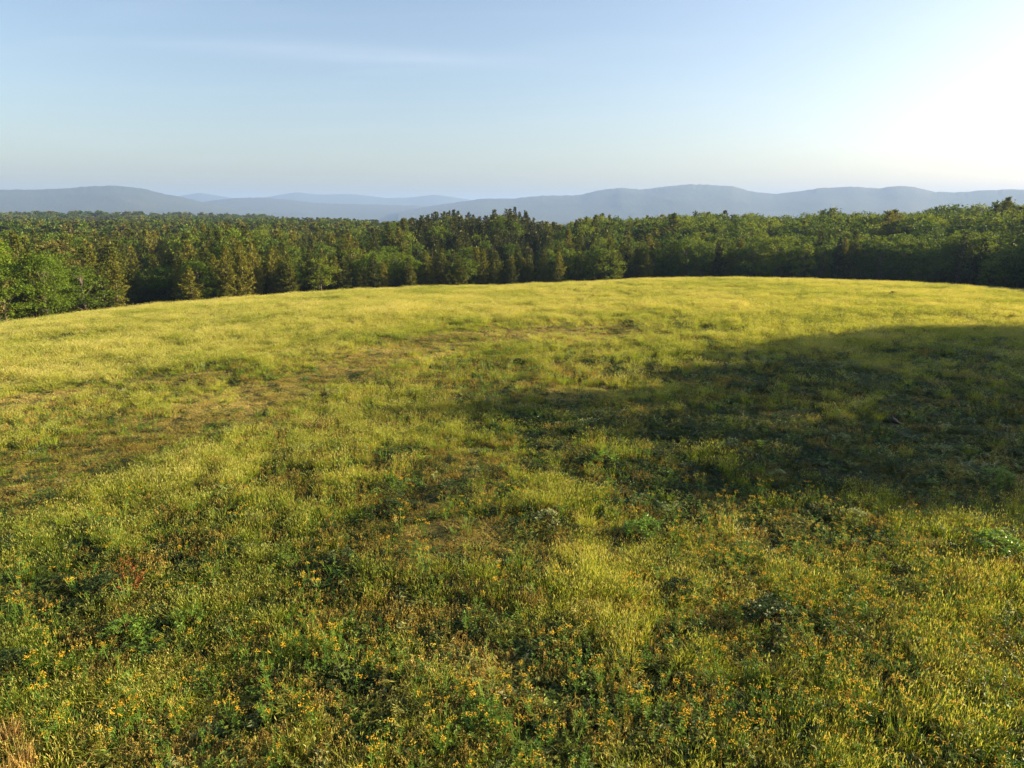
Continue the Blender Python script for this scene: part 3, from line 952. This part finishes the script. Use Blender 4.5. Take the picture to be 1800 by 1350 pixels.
GRASSY = [blob(*b_) for b_ in [(150, 640, 160, 30), (420, 600, 160, 24), (560, 760, 110, 40), (330, 840, 160, 40), (600, 840, 120, 30), (120, 930, 120, 40), (380, 1060, 50, 30), (1110, 690, 70, 22), (780, 740, 70, 14),
                                (980, 880, 60, 40), (1500, 600, 150, 14), (1200, 640, 80, 12), (1400, 545, 300, 14), (700, 545, 300, 14), (1030, 1020, 60, 60), (740, 1200, 60, 50), (1600, 1050, 120, 30), (60, 780, 80, 24),
                                (1530, 730, 70, 20), (1060, 1100, 50, 50), (660, 700, 80, 20), (1680, 1280, 100, 50)]]
FLOWERY = [blob(*b_) for b_ in [(1400, 1050, 160, 60), (1560, 1010, 120, 60), (1700, 1160, 120, 70), (1500, 1130, 140, 50), (1300, 1000, 80, 60), (1440, 1280, 220, 60), (1200, 1260, 120, 70), (700, 1190, 80, 30), (860, 660, 90, 18),
                                 (570, 1150, 80, 40), (200, 1290, 120, 40), (900, 1270, 160, 60), (1650, 1300, 150, 50), (420, 1290, 140, 40), (1050, 1190, 60, 40), (40, 1060, 60, 40)]]

ARC = np.array([P(*q_)[:2] for q_ in [(-150, 930), (0, 856), (120, 812), (240, 776), (360, 738), (450, 704), (560, 668), (650, 630), (760, 600), (900, 586), (1060, 590)]])


def arc_mask(x, y):
    m = np.zeros_like(x)
    wob = (fbm(x / 2.2, y / 2.2, 131, 3) - 0.5) * 1.5
    for a_, b_ in zip(ARC[:-1], ARC[1:]):
        d_ = b_ - a_; t_ = np.clip(((x - a_[0]) * d_[0] + (y - a_[1]) * d_[1]) / (d_ @ d_), 0, 1)
        q_ = np.hypot(x - a_[0] - t_ * d_[0], y - a_[1] - t_ * d_[1]) + wob
        w_ = 1.5 + 0.045 * np.hypot(*a_)
        m = np.maximum(m, np.exp(-(np.maximum(q_, 0) / w_) ** 2))
    return m


SUNXY = (math.sin(SUN_AZ), math.cos(SUN_AZ))


def meadow_points(n, r0, r1, dens_fn):
    a = rng.uniform(math.radians(-52), math.radians(52), n)
    r = np.sqrt(rng.uniform(r0 ** 2, r1 ** 2, n))
    rc, _ = crest_r(a)
    k = r < rc * 1.13
    return r[k] * np.sin(a[k]), r[k] * np.cos(a[k]), r[k]


PX, PY, PR = [], [], []
for (r0, r1, dens) in ((5.5, 16, 32), (16, 28, 26), (28, 48, 16), (48, 80, 9), (80, 150, 6)):
    area = math.radians(104) / 2 * (r1 ** 2 - r0 ** 2)
    x, y, r = meadow_points(int(area * dens), r0, r1, None)
    PX.append(x); PY.append(y); PR.append(r)
X, Y, R_ = map(np.concatenate, (PX, PY, PR))
Z = ground(X, Y)
brown, weedy, grassy, flowery = (mask(X, Y, m_) for m_ in (BROWN, WEEDY, GRASSY, FLOWERY))
brown = np.maximum(brown, 0.98 * arc_mask(X, Y))
n1 = fbm(X / 2.6, Y / 2.6, 61, 3); n2 = fbm(X / 0.7, Y / 0.7, 71, 2); n3 = fbm(X / 7, Y / 7, 81, 3)
farness = sstep(R_, 28, 60)
wg = (0.36 + 0.85 * farness + 1.0 * grassy + 1.5 * (n1 - 0.5) + 1.3 * (n2 - 0.5) - 0.45 * weedy) * (1 - 0.97 * brown)
ww = (0.50 - 0.40 * farness + 0.75 * weedy - 1.5 * (n1 - 0.5) - 1.0 * (n2 - 0.5)) * (1 - 0.6 * brown)
wd = 0.20 + 2.6 * brown + 2.2 * np.maximum(n3 - 0.54, 0) + 0.25 * (1 - farness) * np.maximum(n1 - 0.45, 0)
wf = 0.05 + 0.60 * flowery * (R_ < 45)
wf = np.where(R_ < 13, wf + 0.03, wf)
wsht = np.full_like(wg, 0.26)
shadezone = mask(X, Y, [blob(*b_) for b_ in [(1450, 660, 250, 60), (1650, 760, 220, 110), (1300, 760, 220, 60), (1000, 745, 200, 24), (1180, 640, 120, 22), (1680, 620, 200, 40)]])  # ground under the tree shadow, where the plant mix is made darker
wdk = np.clip(ww, 0.02, 3) * (0.62 + 1.5 * shadezone) * (1 - farness * 0.7) + 0.35 * shadezone  # extra dark-coloured weeds in the shadow, shade put into the leaf colour
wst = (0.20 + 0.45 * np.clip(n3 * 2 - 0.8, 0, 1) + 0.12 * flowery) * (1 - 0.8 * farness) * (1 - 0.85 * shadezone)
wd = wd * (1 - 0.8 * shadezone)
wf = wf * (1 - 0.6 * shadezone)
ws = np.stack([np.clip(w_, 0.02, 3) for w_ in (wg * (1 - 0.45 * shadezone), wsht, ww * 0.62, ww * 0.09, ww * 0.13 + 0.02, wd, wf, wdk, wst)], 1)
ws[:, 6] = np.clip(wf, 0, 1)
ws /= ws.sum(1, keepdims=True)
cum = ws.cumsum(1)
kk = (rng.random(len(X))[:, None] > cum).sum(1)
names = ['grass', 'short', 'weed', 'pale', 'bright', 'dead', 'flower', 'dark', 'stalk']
idx = np.zeros(len(X), int)
for i, nme in enumerate(names):
    s = kk == i
    idx[s] = rng.choice(I[nme], int(s.sum()))
rot = np.stack([rng.normal(0, 0.10, len(X)), rng.normal(0, 0.10, len(X)), rng.uniform(0, 6.28, len(X))], 1)
hs = (0.34 + 0.72 * fbm(X / 1.7, Y / 1.7, 91, 3)) * rng.uniform(0.75, 1.2, len(X))
hs = np.where(kk == 6, rng.uniform(0.85, 1.15, len(X)), hs * (1 - 0.45 * brown) + 0.15 * grassy)
wsz = rng.uniform(0.8, 1.25, len(X)) * (1 + 0.45 * farness)
wsz = np.where(kk == 6, 1.0, wsz)
scl = np.stack([wsz, wsz, hs * (1 + 0.05 * farness)], 1)
tint = (fbm(X / 5, Y / 5, 101, 3) - 0.5) * 0.9 + rng.normal(0, 0.07, len(X)) + 0.16 * farness + 0.10 * grassy
# keep the bird's patch low
BIRD = P(1572, 752)
near_bird = (np.hypot(X - BIRD[0], Y - BIRD[1] - 0.0) < 0.5) | ((np.abs(X - BIRD[0]) < 0.6) & (Y < BIRD[1]) & (Y > BIRD[1] - 1.6))
scl[near_bird, 2] *= 0.25
FLX = kk == 6
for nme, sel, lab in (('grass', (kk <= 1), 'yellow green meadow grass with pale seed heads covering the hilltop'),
                      ('ground_cover', ((kk >= 2) & (kk <= 4)) | (kk == 7), 'dark leafy weeds growing through the meadow grass, coloured darker in the tree shadow'),
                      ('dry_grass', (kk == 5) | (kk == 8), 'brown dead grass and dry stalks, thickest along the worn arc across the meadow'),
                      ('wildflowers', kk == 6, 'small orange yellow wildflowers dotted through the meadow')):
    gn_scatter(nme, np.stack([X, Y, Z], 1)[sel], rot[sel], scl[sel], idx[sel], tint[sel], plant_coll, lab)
print('meadow plants', len(X), [int((kk == i).sum()) for i in range(9)])


# ------------------------------------------------------------------ single plants that stand out
def plant(name, me_parts, px, py, s, label, cat, group=None, sz=None):
    c = P(px, py)
    if len(me_parts) == 1:
        e = link(name, me_parts[0][1])
    else:
        e = bpy.data.objects.new(name, None); SC.collection.objects.link(e)
        for nm_, me in me_parts: link(nm_, me, e)
    e.location = (c[0], c[1], float(ground(c[0], c[1])))
    e.rotation_euler = (0, 0, rng.uniform(0, 6.28))
    e.scale = (s, s, sz or s)
    return tag(e, label, cat, group)


def shrub_meshes(mat, w=0.5, h=0.55, stems=26, L=0.085, W=0.045, per=22):
    st, fo = MB(), MB()
    for s in range(stems):
        a = rng.uniform(0, 6.28); q = rng.random() ** 0.5
        end = np.array([math.cos(a) * w * q, math.sin(a) * w * q, h * (1 - 0.55 * q * q) * rng.uniform(0.75, 1.1)])
        mid = end * [0.45, 0.45, 0.6]
        st.tube([(0.02 * math.cos(a), 0.02 * math.sin(a), -0.05), mid, end], [0.008, 0.006, 0.003], 3, 0.4)
        t = rng.uniform(0.35, 1.05, per)
        c = np.array([0, 0, 0]) + mid * (1 - t)[:, None] * 1.2 + end * t[:, None] + rng.normal(0, 0.035, (per, 3))
        aa = rng.uniform(0, 6.28, per)
        d = np.stack([np.cos(aa), np.sin(aa), rng.normal(0.2, 0.3, per)], 1)
        fo.leaves(c, d, np.tile([0, 0, 1.0], (per, 1)) + rng.normal(0, 0.4, (per, 3)), rng.uniform(0.6, 1.3, per) * L, rng.uniform(0.7, 1.2, per) * W, np.clip(rng.normal(0.5, 0.2, per), 0, 1))
    return [('stem', st.mesh('stem', [M['brush']])), ('foliage', fo.mesh('foliage', [M[mat]]))]


SHR = {'weed': [shrub_meshes('darkweed_shade'), shrub_meshes('darkweed_shade', 0.6, 0.45, 30)], 'bright': [shrub_meshes('bright'), shrub_meshes('bright', 0.55, 0.5)],
       'pale': [shrub_meshes('pale', 0.45, 0.55, 20, 0.11, 0.045, 16), shrub_meshes('pale', 0.5, 0.5, 22)]}
SHRUBS = [
    (1130, 945, 1.05, 'bright', 'bright green leafy bush below the shadow, right of centre'),
    (1195, 1048, 0.85, 'weed', 'dark bluish green bush, lower of two right of centre'),
    (1345, 1105, 1.15, 'weed', 'dark bush with a deep hollow of shade among the yellow flowers'),
    (1372, 1090, 0.7, 'pale', 'pale leaved sprig beside the dark hollow among yellow flowers'),
    (1745, 975, 1.25, 'bright', 'low spreading green bush near the right edge'),
    (790, 872, 0.95, 'weed', 'dark green bush in the brown patch at the centre'),
    (690, 905, 0.8, 'weed', 'dark bush left of the central brown patch'),
    (960, 925, 0.85, 'pale', 'pale yellow green bush just below the centre of the meadow'),
    (1060, 815, 0.9, 'bright', 'fresh green bush on the left rim of the shadow'),
    (1365, 845, 0.7, 'pale', 'tall pale weed catching sun at the lower rim of the shadow'),
    (1500, 650, 1.1, 'pale', 'greyish leafy bush deep in the shadow, upper of the group'),
    (1570, 830, 0.9, 'weed', 'dark leafy bush below the bird in the shadow'),
    (1655, 800, 0.8, 'pale', 'grey green weed right of the bird in the shadow'),
    (1480, 780, 0.8, 'pale', 'pale leaved weed left of and below the bird'),
    (1600, 885, 0.85, 'weed', 'dark bush on the lower rim of the shadow'),
    (1760, 850, 1.0, 'bright', 'green bush at the lower right of the shadow'),
    (1290, 800, 0.9, 'weed', 'dark green bush in the left part of the shadow'),
    (1340, 690, 0.9, 'weed', 'dark green bush near the top left of the shadow'),
    (1180, 745, 0.8, 'weed', 'small dark bush where the shadow narrows'),
    (865, 715, 0.9, 'pale', 'pale bush on the tip of the shadow streak'),
    (910, 640, 0.6, 'weed', 'small dark tuft above the yellow flower patch at the centre'),
    (120, 597, 1.1, 'weed', 'dark low bush on the upper left slope'),
    (375, 560, 0.8, 'weed', 'small dark bush near the crest at the left'),
    (1030, 505, 0.9, 'weed', 'small dark bush near the middle of the crest'),
    (945, 524, 0.8, 'weed', 'low dark bush a little below the central crest'),
    (1012, 514, 0.9, 'bright', 'green tuft beside the dark bush on the central crest'),
    (1568, 521, 1.0, 'weed', 'dark low bush below the crest at the right'),
    (1602, 524, 0.7, 'weed', 'smaller dark tuft right of the low bush below the right crest'),
    (1105, 575, 1.0, 'weed', 'dark tuft on the lit slope above the shadow'),
    (80, 890, 0.8, 'weed', 'dark weed clump at the left edge halfway down'),
    (185, 1045, 0.85, 'weed', 'dark green bush left of the rust red weed'),
    (225, 1120, 0.85, 'bright', 'bright green bush below the rust red weed'),
    (330, 1105, 0.8, 'bright', 'bright green ferny plant in the lower left'),
    (600, 1000, 0.9, 'weed', 'dark bush in deep shade left of the lower centre'),
    (740, 1195, 0.6, 'bright', 'light green sprig at the lower centre'),
    (855, 1270, 0.7, 'bright', 'bright lime green plant at the bottom centre'),
    (505, 1000, 0.7, 'bright', 'fresh green bush between the rust red weed and the lower centre'),
    (450, 925, 0.7, 'pale', 'pale bush in the middle left grass'),
    (20, 1180, 0.8, 'weed', 'dark bush on the left edge above the tan straw tufts'),
    (1500, 920, 0.8, 'pale', 'pale leaved bush in sun just below the shadow'),
]
for k, (px, py, s, m_, lab) in enumerate(SHRUBS):
    plant('meadow_bush', SHR[m_][k % 2], px, py, s, lab, 'bush')

# dead brush heap, rust red weeds, tan straw tufts
def brush_mesh():
    b = MB()
    for k in range(90):
        a = rng.uniform(0, 6.28); q = 0.5 * math.sqrt(rng.random())
        p0 = Vector((math.cos(a) * q, math.sin(a) * q * 0.7, rng.uniform(0, 0.12)))
        d = Vector((rng.normal(0, 0.5), rng.normal(0, 0.5), abs(rng.normal(0.35, 0.3))))
        b.tube([p0, p0 + d * 0.35 + Vector((0, 0, 0.05)), p0 + d * 0.7], [0.012, 0.008, 0.003], 3, float(np.clip(rng.normal(0.5, 0.3), 0, 1)))
    return b.mesh('dead_brush', [M['brush']])


plant('dead_brush', [('b', brush_mesh())], 562, 758, 1.0, 'heap of dead reddish brown twigs in the grass left of centre', 'dead brush')
RU = weed_mesh(16, 0.45, 0.4, 0.09, 0.035, 'rust', 16, 0.9)
plant('rust_weed', [('b', RU)], 250, 1012, 0.95, 'rust red weed, upper one at the lower left', 'weed')
plant('rust_weed', [('b', RU)], 228, 1040, 0.8, 'rust red weed, lower of the pair at the lower left', 'weed')
TN = []
for k in range(3):
    b = MB(); n = 120
    a = rng.uniform(0, 6.28, n); q = 0.13 * np.sqrt(rng.random(n))
    c = np.stack([np.cos(a) * q, np.sin(a) * q, np.full(n, -0.03)], 1)
    b.blades(c, 0.62 * rng.uniform(0.6, 1.1, n), rng.uniform(0.03, 0.28, n), a, 0.014, np.clip(rng.normal(0.5, 0.22, n), 0, 1))
    TN.append(b.mesh('straw_tuft', [M['tan']]))
plant('straw_tuft', [('b', TN[0])], 22, 1318, 0.95, 'tan dry straw tuft, upper left one in the bottom left corner', 'grass tuft')
plant('straw_tuft', [('b', TN[1])], 45, 1360, 0.85, 'tan dry straw tuft, right one in the bottom left corner', 'grass tuft')
plant('straw_tuft', [('b', TN[2])], 10, 1385, 0.8, 'tan dry straw tuft cut by the bottom left corner', 'grass tuft')
plant('straw_tuft', [('b', TN[0])], 178, 1325, 0.42, 'small tan straw tuft at the bottom left', 'grass tuft')

# saplings breaking the crest line
for px, py, s, lab in [(1232, 486, 1.0, 'small leafy sapling on the crest right of centre'), (1525, 489, 1.1, 'small leafy sapling on the crest near the right'), (228, 537, 1.3, 'dark sapling on the crest before the dark gap'),
                       (246, 537, 1.2, 'smaller dark sapling beside the one before the dark gap')]:
    c = P(px, py + 4)
    e = plant('sapling', SHR['weed'][0], px, py + 4, s, lab, 'sapling', None, s * 1.5)

# the nearest flowering plants, one by one
fl_n = 0
pts_done = []
tries = 0
while fl_n < 270 and tries < 6000:
    tries += 1
    x = rng.uniform(-13, 14); y = rng.uniform(7.2, 19)
    if abs(x) > 0.80 * y: continue
    w_ = float(mask(np.array([x]), np.array([y]), FLOWERY)[0])
    if rng.random() > 0.12 + 0.8 * w_: continue
    if any((x - a_) ** 2 + (y - b_) ** 2 < 0.05 for a_, b_ in pts_done): continue
    pts_done.append((x, y))
    st, hd = FLP[rng.integers(5)]
    e = bpy.data.objects.new('wildflower', None); SC.collection.objects.link(e)
    e.location = (x, y, float(ground(x, y))); e.rotation_euler = (0, 0, rng.uniform(0, 6.28))
    s = rng.uniform(0.85, 1.2); e.scale = (s, s, s)
    fx, fy = 900 + x / (y * 0.98 + 1.9) * FPX, y
    wx = ['at the left edge', 'left of the middle', 'in the middle', 'right of the middle', 'at the right edge'][int(np.clip(fx / 360, 0, 4))]
    wy = 'along the bottom of the picture' if fy < 9.6 else ('in the near foreground' if fy < 12.5 else 'further up the foreground')
    tag(e, f'orange yellow wildflower on thin stalks {wx}, {wy}', 'wildflower', f'wildflowers {wx} {wy}')
    link('stem', st, e)
    for h_ in hd: link('flower_head', h_, e)
    fl_n += 1


# ------------------------------------------------------------------ the bird
def build_bird():
    def feather(name, a, b_, c, rough=0.6):
        m = bpy.data.materials.new(name); m.use_nodes = True
        t = NT(m); tcn = t.new('ShaderNodeTexCoord')
        pb = t.new('ShaderNodeBsdfPrincipled'); pb.inputs['Roughness'].default_value = rough
        t.link(t.ramp(t.noise(26, 5, tcn.outputs['Object']), [(0.35, a), (0.55, b_), (0.7, c)]), pb.inputs['Base Color'])
        o = t.new('ShaderNodeOutputMaterial'); t.link(pb.outputs[0], o.inputs[0])
        return m
    dark = feather('dark_feathers', (0.012, 0.010, 0.010), (0.030, 0.026, 0.026), (0.07, 0.06, 0.06))
    wingm = feather('grey_brown_feathers', (0.010, 0.008, 0.006), (0.022, 0.018, 0.014), (0.05, 0.042, 0.034))
    horn = feather('horn', (0.05, 0.04, 0.03), (0.10, 0.08, 0.06), (0.14, 0.1, 0.08), 0.4)
    # body + neck + head + tail as one loft, facing -x, standing upright
    spine = [(-0.205, 0, 0.395, 0.006, 0.006), (-0.190, 0, 0.405, 0.022, 0.022), (-0.165, 0, 0.410, 0.031, 0.031), (-0.145, 0, 0.395, 0.028, 0.030), (-0.135, 0, 0.365, 0.026, 0.028),
             (-0.120, 0, 0.325, 0.038, 0.042), (-0.090, 0, 0.275, 0.062, 0.070), (-0.035, 0, 0.225, 0.078, 0.085), (0.035, 0, 0.190, 0.072, 0.075), (0.095, 0, 0.160, 0.050, 0.048),
             (0.140, 0, 0.145, 0.038, 0.022), (0.22, 0, 0.128, 0.040, 0.012), (0.32, 0, 0.108, 0.034, 0.008), (0.385, 0, 0.095, 0.018, 0.005)]
    b = MB(); seg = 14; V = []
    for i, (x, y, z, ry, rz) in enumerate(spine):
        p0 = Vector(spine[max(i - 1, 0)][:3]); p1 = Vector(spine[min(i + 1, len(spine) - 1)][:3])
        d = (p1 - p0).normalized(); side = Vector((0, 1, 0)); up = side.cross(d)
        for k in range(seg):
            t = 2 * math.pi * k / seg
            V.append(tuple(Vector((x, y, z)) + side * math.cos(t) * ry + up * math.sin(t) * rz))
    F = [(i * seg + k, i * seg + (k + 1) % seg, (i + 1) * seg + (k + 1) % seg, (i + 1) * seg + k) for i in range(len(spine) - 1) for k in range(seg)]
    F += [tuple(range(seg)), tuple((len(spine) - 1) * seg + k for k in range(seg))[::-1]]
    b.add(V, F)
    e = bpy.data.objects.new('bird', None); SC.collection.objects.link(e)
    e.location = (BIRD[0], BIRD[1], float(ground(BIRD[0], BIRD[1])) + 0.02)
    e.scale = (1.15, 1.15, 1.15)
    e.rotation_euler = (0, 0, math.radians(6))
    tag(e, 'dark long tailed bird standing upright in the shaded grass facing left', 'bird')
    link('body', b.mesh('body', [dark], True), e)
    for sy in (-1, 1):
        w = MB()
        ring = [(-0.085, 0.285), (-0.03, 0.275), (0.05, 0.225), (0.14, 0.165), (0.20, 0.138), (0.12, 0.140), (0.02, 0.155), (-0.06, 0.200), (-0.095, 0.245)]
        cx = sum(q[0] for q in ring) / 9; cz = sum(q[1] for q in ring) / 9
        Vw = [(x, sy * (0.052 + 0.012 * (x < 0.08)), z) for x, z in ring] + [(cx, sy * 0.088, cz)] + [(cx, sy * 0.045, cz)]
        Fw = [(i, (i + 1) % 9, 9) for i in range(9)] + [((i + 1) % 9, i, 10) for i in range(9)]
        w.add(Vw, Fw)
        link('wing', w.mesh('wing', [wingm], True), e)
        l = MB()
        l.tube([(0.01, sy * 0.03, 0.17), (0.02, sy * 0.035, 0.09), (0.0, sy * 0.035, -0.01)], [0.018, 0.008, 0.006], 6)
        for a in (-0.5, 0, 0.5, 3.14):
            l.tube([(0, sy * 0.035, -0.008), (-0.05 * math.cos(a), sy * 0.035 + 0.05 * math.sin(a), -0.014)], [0.005, 0.003], 5)
        link('leg', l.mesh('leg', [horn], True), e)
        ey = MB(); ey.tube([(-0.176, sy * 0.026, 0.415), (-0.176, sy * 0.0325, 0.415)], [0.006, 0.005], 8)
        link('eye', ey.mesh('eye', [horn], True), e)
    bk = MB(); bk.tube([(-0.195, 0, 0.404), (-0.225, 0, 0.398), (-0.245, 0, 0.388)], [0.011, 0.007, 0.002], 6)
    link('beak', bk.mesh('beak', [horn], True), e)


build_bird()

# ------------------------------------------------------------------ haze
hz = bpy.data.materials.new('haze'); hz.use_nodes = True
t = NT(hz)
pv = t.new('ShaderNodeVolumePrincipled')
pv.inputs['Color'].default_value = (0.29, 0.435, 0.74, 1)
pv.inputs['Density'].default_value = 0.00015
pv.inputs['Anisotropy'].default_value = 0.1
o = t.new('ShaderNodeOutputMaterial'); t.link(pv.outputs[0], o.inputs['Volume'])
b = MB()
x0, x1, y0, y1, z0, z1 = -16000, 16000, -16000, 16000, -95, 244
b.add([(x0, y0, z0), (x1, y0, z0), (x1, y1, z0), (x0, y1, z0), (x0, y0, z1), (x1, y0, z1), (x1, y1, z1), (x0, y1, z1)],
      [(0, 3, 2, 1), (4, 5, 6, 7), (0, 1, 5, 4), (1, 2, 6, 5), (2, 3, 7, 6), (3, 0, 4, 7)])
tag(link('haze', b.mesh('haze', [hz])), kind='stuff')
